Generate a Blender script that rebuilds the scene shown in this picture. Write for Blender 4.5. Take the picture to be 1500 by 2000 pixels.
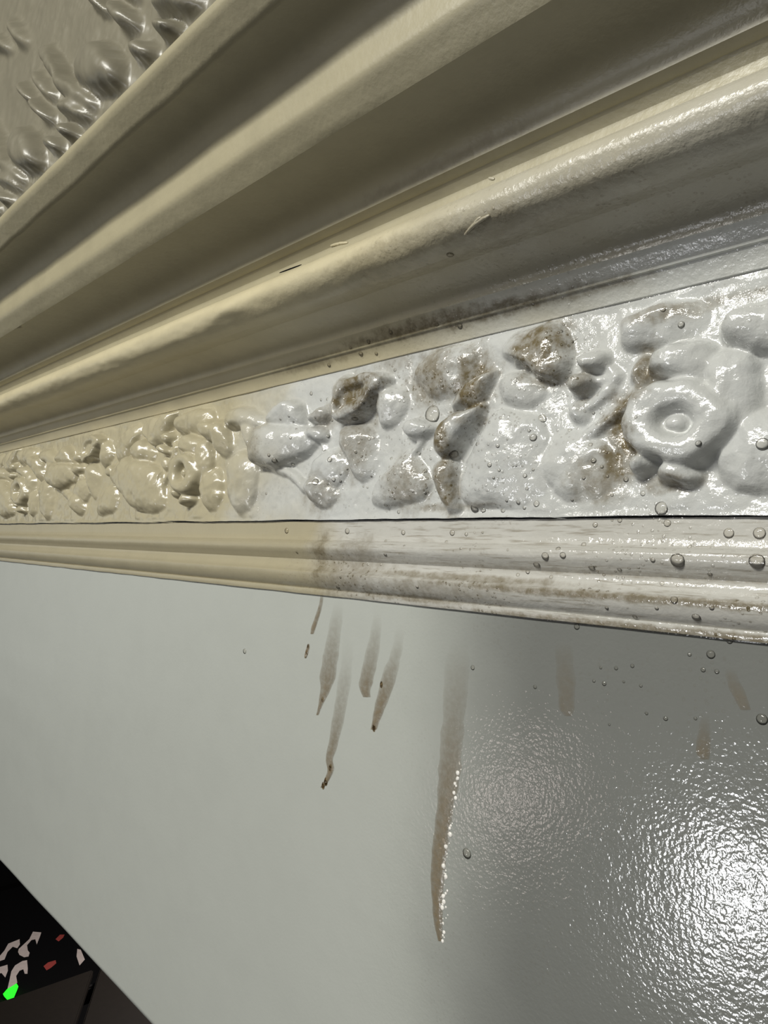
import bpy, bmesh, math, random
import numpy as np
from mathutils import Vector, Matrix, noise
from mathutils.bvhtree import BVHTree

for o in list(bpy.data.objects):
    bpy.data.objects.remove(o)
scene = bpy.context.scene
COL = scene.collection

# ------------------------------------------------------------------ camera
# world: X along the wall, Y into the wall, Z up; floor at Z = 0, the camera up
# on a step ladder, level with the frieze
W, H, F = 1500.0, 2000.0, 1387.0
CZ = 2.65
CAM = Vector((0.0, 0.0, CZ))
VP = (-603.0, 1030.0)                       # vanishing point of the mouldings
e = Vector((VP[0] - W / 2, -(VP[1] - H / 2), F)).normalized()      # world -X seen by the camera
roll = 0.042
k = -(e.x * roll + e.y) / e.z
up = Vector((roll, 1.0, k)).normalized()
ax = -e
ay = up.cross(ax)                           # handedness of (right, up, forward) is left
if ay.z < 0:
    ay = -ay
# rows: world axis expressed in camera coords (right, up, forward)
def ray(px, py):
    c = Vector((px - W / 2, -(py - H / 2), F))
    return Vector((c.dot(ax), c.dot(ay), c.dot(up))).normalized()
right_w = Vector((ax.x, ay.x, up.x)); up_w = Vector((ax.y, ay.y, up.y)); fwd_w = Vector((ax.z, ay.z, up.z))
cam = bpy.data.cameras.new('camera')
cam.sensor_fit = 'HORIZONTAL'; cam.sensor_width = 36.0; cam.lens = F / W * 36.0
cam.clip_start = 0.01; cam.clip_end = 60
camo = bpy.data.objects.new('camera', cam); COL.objects.link(camo)
rot = Matrix((right_w, up_w, -fwd_w)).transposed()
camo.matrix_world = Matrix.Translation(CAM) @ rot.to_4x4()
scene.camera = camo

# ------------------------------------------------------------------ light
world = bpy.data.worlds.new('world'); scene.world = world
world.use_nodes = True
bg = world.node_tree.nodes['Background']
bg.inputs[0].default_value = (0.80, 0.88, 1.0, 1); bg.inputs[1].default_value = 0.012

def area(name, loc, target, sx, sy, power, color):
    l = bpy.data.lights.new(name, 'AREA'); l.shape = 'RECTANGLE'; l.size = sx; l.size_y = sy
    l.energy = power; l.color = color
    o = bpy.data.objects.new(name, l); COL.objects.link(o)
    o.location = loc
    d = Vector(target) - Vector(loc)
    o.rotation_euler = d.to_track_quat('-Z', 'Y').to_euler()
    return o
area('ceiling_lamp', (-0.3, -2.3, CZ + 1.62), (-0.5, 0.4, CZ + 0.1), 2.0, 0.30, 118, (1.0, 0.985, 0.915))
area('added_sparkle_light', (-1.35, -2.3, CZ + 0.95), (-0.3, 0.4, CZ + 0.1), 0.30, 0.22, 12, (1.0, 0.97, 0.92))  # added light without a known fixture, for sparkle and side shading on the frieze
area('work_lamp', (-1.10, -2.4, CZ - 1.33), (-0.15, 0.4, CZ - 0.16), 0.28, 0.36, 12.5, (0.97, 0.98, 1.0))
area('doorway_light', (-2.23, -2.4, CZ - 1.25), (-0.28, 0.4, CZ - 0.16), 0.26, 0.32, 1.3, (1.0, 0.86, 0.80))
area('far_window_light', (-4.4, -1.5, CZ - 0.3), (-1.0, 0.4, CZ - 0.1), 2.4, 1.2, 4, (0.95, 1.0, 0.98))
area('added_carpet_fill', (-2.9, 2.3, 2.0), (-3.0, 1.6, 0.0), 0.3, 0.3, 34, (1.0, 0.9, 0.85))  # added fill, no known source: brightens the carpet print
vs = scene.view_settings
vs.view_transform = 'Standard'; vs.look = 'None'; vs.gamma = 1.0; vs.use_curve_mapping = False
vs.exposure = 0.0

# ------------------------------------------------------------------ helpers
def tag(o, label=None, cat=None, group=None, kind=None):
    if label: o['label'] = label
    if cat: o['category'] = cat
    if group: o['group'] = group
    if kind: o['kind'] = kind
    return o
def empty(name, loc=(0, 0, 0)):
    o = bpy.data.objects.new(name, None); COL.objects.link(o); o.location = loc
    o.empty_display_size = 0.02
    return o
def mesh_obj(name, verts, faces, mat, parent=None, smooth=True, sharp=None):
    me = bpy.data.meshes.new(name)
    me.from_pydata([tuple(v) for v in verts], [], faces)
    me.update()
    if mat: me.materials.append(mat)
    if smooth:
        me.polygons.foreach_set('use_smooth', [True] * len(me.polygons))
        if sharp: me.set_sharp_from_angle(angle=math.radians(sharp))
    o = bpy.data.objects.new(name, me); COL.objects.link(o)
    if parent:
        o.parent = parent
        o.matrix_parent_inverse = Matrix.Translation(-parent.location)
    return o
def on_plane_y(px, py, Y):
    d = ray(px, py); return CAM + d * (Y / d.y)
def on_plane_z(px, py, Z):
    d = ray(px, py); return CAM + d * ((Z - CZ) / d.z)
def zline(s, Y):
    """height of a line parallel to the wall, seen with image slope s, that lies at depth Y"""
    d = ray(750.0, VP[1] + s * (750.0 - VP[0])); return d.z / d.y * Y + CZ
def smooth01(t):
    t = max(0.0, min(1.0, t)); return t * t * (3 - 2 * t)
def catmull(pts, n, closed=True):
    P = [np.array(p, float) for p in pts]; m = len(P); out = []
    rng = m if closed else m - 1
    for i in range(rng):
        g = lambda q: P[q % m] if closed else P[max(0, min(m - 1, q))]
        p0, p1, p2, p3 = g(i - 1), g(i), g(i + 1), g(i + 2)
        for q in range(n):
            t = q / n
            out.append(0.5 * ((2 * p1) + (-p0 + p2) * t + (2 * p0 - 5 * p1 + 4 * p2 - p3) * t * t + (-p0 + 3 * p1 - 3 * p2 + p3) * t ** 3))
    if not closed: out.append(P[-1])
    return out

# ------------------------------------------------------------------ materials
class NT:
    def __init__(s, name):
        s.m = bpy.data.materials.new(name); s.m.use_nodes = True
        s.t = s.m.node_tree; s.b = s.t.nodes['Principled BSDF']; s.out = s.t.nodes['Material Output']
    def n(s, typ, **kw):
        q = s.t.nodes.new(typ)
        for a, v in kw.items(): setattr(q, a, v)
        return q
    def set(s, sock, v):
        if isinstance(v, bpy.types.NodeSocket): s.t.links.new(v, sock)
        elif isinstance(v, tuple) and sock.type == 'RGBA' and len(v) == 3: sock.default_value = (*v, 1)
        else: sock.default_value = v
    def math(s, op, a, b=0.0, clamp=False):
        q = s.n('ShaderNodeMath', operation=op); q.use_clamp = clamp
        s.set(q.inputs[0], a); s.set(q.inputs[1], b); return q.outputs[0]
    def mix(s, f, a, b):
        q = s.n('ShaderNodeMix', data_type='RGBA')
        s.set(q.inputs[0], f); s.set(q.inputs[6], a); s.set(q.inputs[7], b); return q.outputs[2]
    def mixf(s, f, a, b):
        q = s.n('ShaderNodeMix', data_type='FLOAT')
        s.set(q.inputs[0], f); s.set(q.inputs[2], a); s.set(q.inputs[3], b); return q.outputs[0]
    def ramp(s, v, a, b, lo=0.0, hi=1.0):
        q = s.n('ShaderNodeMapRange', interpolation_type='SMOOTHSTEP')
        s.set(q.inputs[0], v); q.inputs[1].default_value = a; q.inputs[2].default_value = b
        q.inputs[3].default_value = lo; q.inputs[4].default_value = hi; return q.outputs[0]
    def pos(s):
        return s.n('ShaderNodeNewGeometry').outputs['Position']
    def scale(s, v, sc):
        q = s.n('ShaderNodeVectorMath', operation='MULTIPLY'); s.set(q.inputs[0], v); q.inputs[1].default_value = sc
        return q.outputs[0]
    def noise(s, v, sc, detail=2.0, rough=0.5, dist=0.0):
        q = s.n('ShaderNodeTexNoise'); s.set(q.inputs['Vector'], v)
        q.inputs['Scale'].default_value = sc; q.inputs['Detail'].default_value = detail
        q.inputs['Roughness'].default_value = rough; q.inputs['Distortion'].default_value = dist
        return q.outputs['Fac']
    def voro(s, v, sc):
        q = s.n('ShaderNodeTexVoronoi', feature='F1'); s.set(q.inputs['Vector'], v); q.inputs['Scale'].default_value = sc
        return q.outputs['Distance'], q.outputs['Color']
    def bump(s, h, strength, dist, normal=None):
        q = s.n('ShaderNodeBump'); s.set(q.inputs['Height'], h); s.set(q.inputs['Strength'], strength)
        q.inputs['Distance'].default_value = dist
        if normal: s.t.links.new(normal, q.inputs['Normal'])
        return q.outputs[0]

STAIN = (0.125, 0.098, 0.050)
def paint(name, film, clean, fx, wx, rough=(0.42, 0.2), stains=(), streak=0.0, peel=(300, 0.3), speck=0.6, wear=0.12, wobble=0.28, flat=False):
    """old gloss paint. film: yellowed colour, clean: washed colour; fx, wx: X range over which
    the film gives way to washed paint and the dry paint to wet"""
    t = NT(name); p = t.pos()
    sx = t.n('ShaderNodeSeparateXYZ'); t.set(sx.inputs[0], p)
    wob = t.math('MULTIPLY', t.math('SUBTRACT', t.noise(p, 9, 3, 0.6), 0.5), wobble)
    x = t.math('ADD', sx.outputs[0], wob)
    cl = t.ramp(x, fx[0], fx[1]); wet = t.ramp(x, wx[0], wx[1])
    col = t.mix(cl, film, clean)
    blot = t.ramp(t.noise(p, 24, 4, 0.6), 0.35, 0.72)
    col = t.mix(t.math('MULTIPLY', blot, wear), col, tuple(c * 0.62 for c in film))
    # brown dirt loosened by the cleaner
    mask = None
    brk = t.ramp(t.noise(p, 130, 5, 0.7), 0.32, 0.62)
    sn = t.math('MULTIPLY', t.math('SUBTRACT', t.noise(p, 90, 4, 0.65), 0.5), 1.5) if stains else None
    for (c, r, a) in stains:
        q = t.n('ShaderNodeVectorMath', operation='SUBTRACT'); t.set(q.inputs[0], p); q.inputs[1].default_value = c
        q2 = t.scale(q.outputs[0], (1 / r[0], 1 / r[1], 1 / r[2]))
        ln = t.n('ShaderNodeVectorMath', operation='LENGTH'); t.set(ln.inputs[0], q2)
        d = t.math('ADD', ln.outputs['Value'], sn)
        v = t.ramp(d, 1.15, 0.35, 0.0, a)
        mask = v if mask is None else t.math('MAXIMUM', mask, v)
    if mask is not None:
        mask = t.math('MULTIPLY', mask, t.mixf(brk, 0.5, 1.0))
    if streak:
        hv = t.scale(p, (0.07, 1.0, 1.0))
        hs = t.ramp(t.noise(hv, 520, 3, 0.65), 0.5, 0.74)
        st = t.math('MULTIPLY', hs, t.math('MULTIPLY', wet, streak))
        mask = st if mask is None else t.math('MAXIMUM', mask, st)
    if mask is not None:
        col = t.mix(mask, col, STAIN)
    # fine foam specks
    vd, vc = t.voro(p, 330)
    ch = t.n('ShaderNodeSeparateColor'); t.set(ch.inputs[0], vc)
    pick = t.math('MULTIPLY', t.math('GREATER_THAN', ch.outputs[0], 0.7), t.ramp(t.noise(p, 17, 2), 0.42, 0.6))
    ring = t.math('MULTIPLY', t.ramp(vd, 0.42, 0.30), t.ramp(vd, 0.12, 0.26))
    sp = t.math('MULTIPLY', t.math('MULTIPLY', ring, pick), t.math('MULTIPLY', wet, speck))
    if mask is not None:
        sp = t.math('MULTIPLY', sp, t.math('ADD', 0.35, t.math('MULTIPLY', mask, 1.2)))
    col = t.mix(sp, col, tuple(c * 0.75 for c in STAIN))
    t.set(t.b.inputs['Base Color'], col)
    t.set(t.b.inputs['Roughness'], t.mixf(wet, rough[0], rough[1]))
    t.b.inputs['Specular IOR Level'].default_value = 0.8 if flat else 0.6
    h1 = t.noise(p, peel[0], peel[3] if len(peel) > 3 else 3, 0.55)
    n1 = t.bump(h1, t.mixf(wet, peel[1] * 0.35, peel[1]), peel[2] if len(peel) > 2 else 0.0012)
    h2 = t.noise(p, 60, 2, 0.5)
    n2 = t.bump(h2, 0.10 if flat else 0.22, 0.002, n1)
    dome = t.math('MULTIPLY', t.math('MULTIPLY', t.ramp(vd, 0.4, 0.05), pick), t.math('MULTIPLY', wet, speck))
    n3 = t.bump(dome, 0.5, 0.0006, n2)
    t.set(t.b.inputs['Normal'], n3)
    return t.m
def simple(name, col, rough=0.5, spec=0.5, emit=None, es=1.0):
    t = NT(name); t.b.inputs['Base Color'].default_value = (*col, 1)
    p = t.pos()
    t.set(t.b.inputs['Base Color'], t.mix(t.noise(p, 40, 3), tuple(c * 0.8 for c in col), tuple(min(1, c * 1.15) for c in col)))
    t.b.inputs['Roughness'].default_value = rough; t.b.inputs['Specular IOR Level'].default_value = spec
    if emit:
        t.b.inputs['Emission Color'].default_value = (*emit, 1); t.b.inputs['Emission Strength'].default_value = es
    return t.m

YW, YF = 0.400, 0.394                      # depth of the wall face and of the frieze face
def xw(px, py, Y=YF): return on_plane_y(px, py, Y).x
def spot(px, py, Y, rx, rz, a):            # a stain: image place, depth, radii in metres
    c = on_plane_y(px, py, Y); return (tuple(c), (rx, 0.03, rz), a)

CREAM = (0.375, 0.338, 0.232); WASH = (0.46, 0.468, 0.455)
fz = [spot(690, 772, YF - .01, .040, .024, 1.0), spot(700, 860, YF, .026, .04, .6), spot(850, 735, YF, .032, .028, .8),
      spot(918, 750, YF - .008, .022, .034, 1.0), spot(868, 850, YF - .012, .012, .03, .95), spot(870, 945, YF - .008, .012, .03, .85),
      spot(800, 945, YF, .028, .026, .6), spot(1050, 675, YF - .01, .026, .026, 1.0), spot(1060, 730, YF - .01, .016, .010, .9), spot(1218, 850, YF - .004, .017, .036, 1.0), spot(1205, 900, YF - .003, .016, .022, .95),
      spot(1130, 752, YF - .01, .010, .016, .6), spot(1262, 735, YF - .006, .012, .024, .9), spot(1290, 606, YF - .01, .03, .008, .7),
      spot(1175, 930, YF, .024, .02, .65), spot(630, 965, YF, .03, .022, .55), spot(770, 700, YF, .03, .012, .4), spot(625, 815, YF - .01, .02, .015, .55),
      spot(512, 865, YF - .01, .016, .024, .5), spot(1300, 940, YF - .006, .022, .007, .8), spot(1345, 600, YF, .05, .005, .5), spot(880, 990, YF, .05, .004, .6)]
M_FRIEZE = paint('painted_plaster', CREAM, WASH, (xw(430, 900), xw(640, 900)), (xw(420, 900), xw(760, 900)),
                 (0.22, 0.13), fz, 0.0, (240, 0.55, 0.0011, 3), 0.8)
M_TRIM = paint('painted_lower_moulding', (0.335, 0.30, 0.205), (0.44, 0.432, 0.40), (xw(560, 1060), xw(760, 1060)), (xw(520, 1060), xw(700, 1060)),
               (0.33, 0.13), [spot(690, 1120, YW, .06, .03, .55), spot(850, 1150, YW, .08, .012, .5), spot(1400, 1243, YW - .004, .22, .0035, .8), spot(1300, 1172, YW - .006, .26, .0035, .85), spot(900, 1128, YW - .006, .12, .0035, .7), spot(1250, 1123, YW - .006, .2, .0025, .5), spot(628, 1095, YW - .006, .012, .03, .75), spot(700, 1085, YW - .006, .03, .02, .5), spot(780, 1165, YW - .004, .10, .004, .7)], 0.55, (240, 0.3), 0.9)
co = [spot(820, 640, .385, .09, .007, .85), spot(960, 610, .385, .08, .006, .8), spot(620, 705, .385, .08, .006, .5), spot(1150, 565, .385, .05, .004, .6),
      spot(950, 450, .325, .07, .012, .4), spot(760, 500, .325, .08, .012, .35), spot(1100, 380, .325, .05, .01, .3), spot(900, 330, .33, .1, .006, .4)]
M_CORN = paint('painted_cornice', (0.515, 0.458, 0.30), (0.395, 0.376, 0.312), (-0.50, -0.12), (-0.62, -0.2), (0.42, 0.27), co, 0.0, (260, 0.45), 0.5, 0.25)
M_FILLET = paint('washed_fillet', (0.47, 0.42, 0.28), (0.56, 0.57, 0.545), (-0.45, -0.15), (-0.62, -0.2), (0.4, 0.22), co[:4], 0.0, (260, 0.4), 0.5, 0.15)
M_SHADED = paint('shaded_cornice', (0.315, 0.282, 0.183), (0.335, 0.312, 0.225), (-0.5, 0.2), (-0.35, 0.1), (0.45, 0.33), [spot(900, 330, .33, .1, .006, .4)], 0.0, (260, 0.45), 0.3, 0.22)  # yellowed paint, darkened so the dimmer light above the torus sits in the colour
M_WALL = paint('painted_wall', (0.36, 0.374, 0.345), (0.148, 0.152, 0.142), (xw(760, 1500, YW), xw(1060, 1500, YW)), (xw(660, 1500, YW), xw(960, 1500, YW)), (0.40, 0.105), [], 0.0, (360, 0.9, 0.00025, 1.6), 0.1, 0.06, 0.05, True)
M_CEIL = paint('painted_upper_frieze', (0.185, 0.17, 0.125), (0.20, 0.188, 0.145), (-0.5, 0.5), (2, 3), (0.35, 0.3), [], 0.0, (200, 0.3), 0.0)  # even dark tone stands in for the weaker light on this upper band
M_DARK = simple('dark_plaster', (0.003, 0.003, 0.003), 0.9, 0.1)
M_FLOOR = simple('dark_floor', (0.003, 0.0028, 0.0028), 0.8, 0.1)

X0, X1 = -2.6, 0.7
# stations along the wall: fine where the mouldings are near
def stations(n):
    out = []
    for i in range(n + 1):
        out.append(X0 + (X1 - X0) * i / n)
    return out

def moulding(name, prof, parent, mat, yback=0.47, nx=330, amp=0.0004, freq=26.0, extra=None, sharp=38):
    """run a closed (Y, Z) profile along X; the front points get the unevenness of many coats of paint"""
    xs = stations(nx); m = len(prof)
    z0, z1 = prof[0][1], prof[-1][1]
    # profile with doubled points at the arrises, so that they shade crisp along the whole length
    loop = []; brk = []
    for i, (y, z) in enumerate(prof):
        loop.append((i, y, z)); brk.append(False)
        if 0 < i < m - 1:
            a0 = math.atan2(z - prof[i - 1][1], y - prof[i - 1][0]); a1 = math.atan2(prof[i + 1][1] - z, prof[i + 1][0] - y)
            dif = abs((a1 - a0 + math.pi) % (2 * math.pi) - math.pi)
            if dif > math.radians(sharp): brk[-1] = True; loop.append((i, y, z)); brk.append(False)
    brk[-1] = True
    for (y, z) in ((prof[-1][0], z1), (yback, z1), (yback, z0), (prof[0][0], z0)): loop.append((0 if z == z0 else m - 1, y, z)); brk.append(False)
    brk[-1] = True
    verts = []
    for x in xs:
        for (i, y, z) in loop:
            if y >= yback: verts.append((x, y, z)); continue
            edge = 1.0
            if i in (0, m - 1): edge = 0.0002 / amp
            d = amp * edge * noise.noise(Vector((x * freq, z * 60 + y * 20, 3.1)))
            d2 = amp * edge * noise.noise(Vector((x * freq * 0.3, z * 30, 9.7)))
            if extra and 0 < i < m - 1: d += extra(x, y, z)
            verts.append((x, y + d + d2, z + 0.6 * d))
    q = len(loop); faces = []
    for i in range(len(xs) - 1):
        for j in range(q):
            if brk[j]: continue
            a = i * q + j; b = i * q + (j + 1) % q
            faces.append((a, a + q, b + q, b))
    faces.append(tuple(range(q))); faces.append(tuple(reversed(range((len(xs) - 1) * q, len(xs) * q))))
    o = mesh_obj(name, verts, faces, mat, parent, True)
    fl = [True] * len(o.data.polygons); fl[-1] = fl[-2] = False
    o.data.polygons.foreach_set('use_smooth', fl)
    return o
def arc(c, ry, rz, a0, a1, n):
    return [(c[0] - ry * math.cos(math.radians(a0 + (a1 - a0) * i / n)), c[1] + rz * math.sin(math.radians(a0 + (a1 - a0) * i / n))) for i in range(n + 1)]
def cove(p0, p1, n=14):
    """hollow that rises from p0 at the back and turns forward to p1"""
    return [(p0[0] + (p1[0] - p0[0]) * (1 - math.cos(t)), p0[1] + (p1[1] - p0[1]) * math.sin(t)) for t in [math.pi / 2 * i / n for i in range(n + 1)]]
def lerp(p, q, n): return [(p[0] + (q[0] - p[0]) * i / n, p[1] + (q[1] - p[1]) * i / n) for i in range(n + 1)]

# ------------------------------------------------------------------ wall, floor, ceiling, far room
ZB = zline(1.095, YW)                                     # bottom edge of the wall panel
prof = [(0.50, ZB), (0.415, ZB), (0.408, ZB + 0.001), (0.403, ZB + 0.004), (YW, ZB + 0.010)] + lerp((YW, ZB + 0.012), (YW, zline(0.08, YW)), 24)
wall = moulding('wall_back', prof, None, M_WALL, 0.50, 200, 0.0005, 7.0)
tag(wall, 'grey gloss painted wall panel below the mouldings, wet and streaked on the right', kind='structure')
def box(name, lo, hi, mat, parent=None):
    v = [(x, y, z) for x in (lo[0], hi[0]) for y in (lo[1], hi[1]) for z in (lo[2], hi[2])]
    f = [(0, 1, 3, 2), (4, 6, 7, 5), (0, 4, 5, 1), (2, 3, 7, 6), (0, 2, 6, 4), (1, 5, 7, 3)]
    return mesh_obj(name, v, f, mat, parent, False)
tag(box('floor', (-6, -3.2, -0.05), (2.5, 4.5, 0.0), M_FLOOR), 'dark floor of the unlit room under the wall panel', kind='structure')
tag(box('wall_far', (-6, 4.4, 0.0), (2.5, 4.5, 3.2), M_DARK), 'dark far wall of the room beyond the panel', kind='structure')
tag(box('wall_left', (-6.1, 0.5, 0.0), (-6.0, 4.5, 3.2), M_DARK), 'dark side wall of the room beyond the panel', kind='structure')

# ------------------------------------------------------------------ lower moulding (trim_1)
trim1 = empty('trim_1', (-1, YW, CZ)); tag(trim1, 'beige ribbed picture moulding under the frieze, wet with suds at the right', kind='structure')
Z = zline
zt = Z(-0.010, 0.397)
moulding('flat_band', [(0.3960, Z(0.0205, 0.3960)), (0.3968, Z(0.0175, .3968)), (0.397, Z(0.010, .397)), (0.3968, Z(0.0, .397)), (0.397, zt)], trim1, M_TRIM)
moulding('upper_bead', [(0.397, Z(0.0515, .397)), (0.3945, Z(0.0475, .3945)), (0.3915, Z(0.0415, .3915)), (0.3895, Z(0.036, .3895)), (0.3887, Z(0.031, .3887)),
                        (0.3892, Z(0.0265, .3892)), (0.3915, Z(0.0232, .3915)), (0.3960, Z(0.0205, .3960))], trim1, M_TRIM)
moulding('hollow', [(0.3905, Z(0.0705, .3905)), (0.3945, Z(0.066, .3945)), (0.3965, Z(0.060, .3965)), (0.3972, Z(0.056, .3972)), (0.397, Z(0.0515, .397))], trim1, M_TRIM)
moulding('lower_bead', [(0.3980, Z(0.0975, .398)), (0.3955, Z(0.0945, .3955)), (0.3925, Z(0.089, .3925)), (0.3905, Z(0.082, .3905)), (0.3893, Z(0.076, .3893)), (0.3893, Z(0.0725, .3893)), (0.3905, Z(0.0705, .3905))], trim1, M_TRIM)
moulding('foot_fillet', [(0.4005, Z(0.109, .4005)), (0.3972, Z(0.1075, .3972)), (0.3962, Z(0.103, .3962)), (0.3966, Z(0.0985, .3966)), (0.3980, Z(0.0975, .3980))], trim1, M_TRIM)

# ------------------------------------------------------------------ cornice (trim_2)
trim2 = empty('trim_2', (-1, YW, CZ + .2)); tag(trim2, 'deep stepped plaster cornice of coves and rounds above the frieze', kind='structure')
p_ft = (0.3955, Z(-0.2394, 0.3955)); p_cream = (0.3835, Z(-0.268, 0.3835)); p_pale = (0.3775, Z(-0.292, 0.3775))
moulding('lower_fillet', [(0.399, p_ft[1] - .001), p_ft] + lerp((0.3925, Z(-0.2425, .3925)), (0.3855, Z(-0.2660, .3855)), 4) + [p_cream, (0.3841, Z(-0.2705, .3841))] + lerp((0.3839, Z(-0.271, .3839)), (0.3790, Z(-0.289, .3790)), 4) + [p_pale], trim2, M_FILLET)
p_tb = (0.344, Z(-0.354, 0.344))
moulding('lower_cove', cove(p_pale, p_tb), trim2, M_CORN)
def lumps(x, y, z):
    d = 0.0
    for (px, py, w, h) in ((455, 605, 0.022, -0.0022), (430, 590, 0.012, 0.002), (470, 575, 0.05, -0.0012), (935, 440, .03, -.0006)):
        c = on_plane_y(px, py, 0.325)
        d += h * math.exp(-((x - c.x) / w) ** 2 - ((z - c.z) / 0.006) ** 2)
    d += 0.0007 * noise.noise(Vector((x * 18, z * 90, y * 90))) + 0.0004 * noise.noise(Vector((x * 70, z * 160, y * 160)))
    return d
ct = (0.342, CZ + 0.0)
zc = Z(-0.354, 0.344) + 0.0150
moulding('torus_round', arc((0.342, zc), 0.0235, 0.0155, -88, 62, 26), trim2, M_CORN, nx=660, amp=0.0004, extra=lumps, sharp=60)
zc_top = zc + 0.0155 * math.sin(math.radians(62))
p_f1 = (0.3315, Z(-0.438, 0.3315)); p_f1t = (0.3265, Z(-0.4565, 0.3265)); p_f2 = (0.3248, Z(-0.459, 0.3248)); p_f2t = (0.3200, Z(-0.471, 0.3200))
moulding('step_fillet', [(0.331, min(p_f1[1], zc_top)), p_f1, (0.3292, (p_f1[1] + p_f1t[1]) / 2), p_f1t, p_f2, ((p_f2[0] + p_f2t[0]) / 2, (p_f2[1] + p_f2t[1]) / 2), p_f2t], trim2, M_SHADED)
p_c1 = (0.272, Z(-0.613, 0.272))
moulding('main_cove', cove(p_f2t, p_c1, 20), trim2, M_SHADED)
p_o = (0.2585, Z(-0.677, 0.2585)); p_ot = (0.2575, Z(-0.7135, 0.2575))
moulding('middle_band', [p_c1] + lerp((0.2695, Z(-0.623, 0.2695)), (0.2600, Z(-0.668, .2600)), 5) + [p_o] + lerp((0.2578, Z(-.685, .2578)), p_ot, 3), trim2, M_SHADED, amp=0.0006)
p_c2 = (0.222, Z(-0.887, 0.222))
moulding('upper_cove', cove(p_ot, p_c2, 16), trim2, M_SHADED)
p_top = (0.205, Z(-1.0, 0.205))
moulding('crown_band', [p_c2] + lerp((0.2195, Z(-0.897, .2195)), (0.2060, Z(-0.985, .2060)), 5) + [p_top, (0.2065, p_top[1] + 0.004), (0.212, p_top[1] + 0.007)], trim2, M_SHADED, amp=0.0007)

# upper frieze: an upright embossed band above the cornice
YU = 0.212
ufr = empty('upper_frieze', (-1, YU, p_top[1]))
tag(ufr, 'embossed cream plaster band with beads and tongues above the cornice', 'frieze')
tag(box('ceiling_soffit', (-6, 0.5, ZB + 0.15), (2.5, 4.5, ZB + 0.22), M_DARK), 'dark ceiling of the unlit room beyond the panel', kind='structure')
bpy.data.objects['ceiling_soffit'].name = 'ceiling_beyond'

# ------------------------------------------------------------------ frieze
frieze = empty('plaster_frieze', (-1, YF, Z(-0.012, YF)))
tag(frieze, 'moulded plaster frieze band of leaves, berries and round rosettes between cornice and picture moulding', 'frieze')
# the relief is modelled as one continuous painted surface and then divided into its motifs, so that
# every leaf, berry and rosette is a piece of its own and still runs softly into its neighbours
_rs = np.random.RandomState(7); _T = _rs.rand(256, 256)
def vnoise(x, z, scale, seed=0):
    u = x / scale + seed * 17.3 + 500; v = z / scale + seed * 31.7 + 500
    i = np.floor(u).astype(int); j = np.floor(v).astype(int); fu = u - i; fv = v - j
    fu = fu * fu * fu * (fu * (fu * 6 - 15) + 10); fv = fv * fv * fv * (fv * (fv * 6 - 15) + 10)
    g = lambda a_, b_: _T[a_ % 256, b_ % 256]
    return ((g(i, j) * (1 - fu) + g(i + 1, j) * fu) * (1 - fv) + (g(i, j + 1) * (1 - fu) + g(i + 1, j + 1) * fu) * fv) * 2 - 1
def sm01(t): t = np.clip(t, 0, 1); return t * t * (3 - 2 * t)
def cr(o, pts): return [(o[0] + a / o[2], o[1] + b / o[2]) for a, b in pts]
def oval(cx, cy, rx_, ry_, tilt=0.0, n=10):
    return [(cx + rx_ * math.cos(2 * math.pi * i / n) * math.cos(tilt) - ry_ * math.sin(2 * math.pi * i / n) * math.sin(tilt),
             cy + rx_ * math.cos(2 * math.pi * i / n) * math.sin(tilt) + ry_ * math.sin(2 * math.pi * i / n) * math.cos(tilt)) for i in range(n)]
HS = 1.45
class Blob:
    def __init__(s, name, outline, height, centre=None, p=2.2, qx=0.62, tilt=0.6, seed=0, groove=0.0, plane=YF, only=None, sub=None, base=0.0):
        s.name, s.p, s.qx, s.tilt, s.seed, s.groove, s.only, s.sub, s.base = name, p, qx, tilt, seed, groove, only, sub, base
        s.h = height * HS
        pl = [on_plane_y(a, b, plane - s.h * 0.3) for a, b in outline]
        pts = np.array(catmull([(v.x, v.z) for v in pl], 8))
        if centre: cp = on_plane_y(centre[0], centre[1], plane - s.h * 0.5); s.c = np.array((cp.x, cp.z))
        else: s.c = pts.mean(0)
        d = pts - s.c; an = np.arctan2(d[:, 1], d[:, 0]); ra = np.hypot(d[:, 0], d[:, 1]); o = np.argsort(an)
        s.an, s.ra = an[o], ra[o]
        s.lo, s.hi = pts.min(0), pts.max(0); s.cx = s.c[0]
    def field(s, X, Zz):
        dx, dz = X - s.c[0], Zz - s.c[1]; an = np.arctan2(dz, dx)
        r = np.hypot(dx, dz) / np.interp(an, s.an, s.ra, period=2 * math.pi)
        h = s.h * np.maximum(0, 1 - np.minimum(r, 1) ** s.p) ** s.qx
        sl = 0.72 * (X - s.lo[0]) / (s.hi[0] - s.lo[0]) + 0.28 * (s.hi[1] - Zz) / (s.hi[1] - s.lo[1])
        h = h * (1 - s.tilt * sm01((sl - 0.25) / 0.75))
        if s.groove: h = h - s.groove * (0.5 + 0.5 * np.cos(an * 5 + s.seed)) * r * (r < 1)
        return np.where(r < 1, h + s.base, -1.0)
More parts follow.
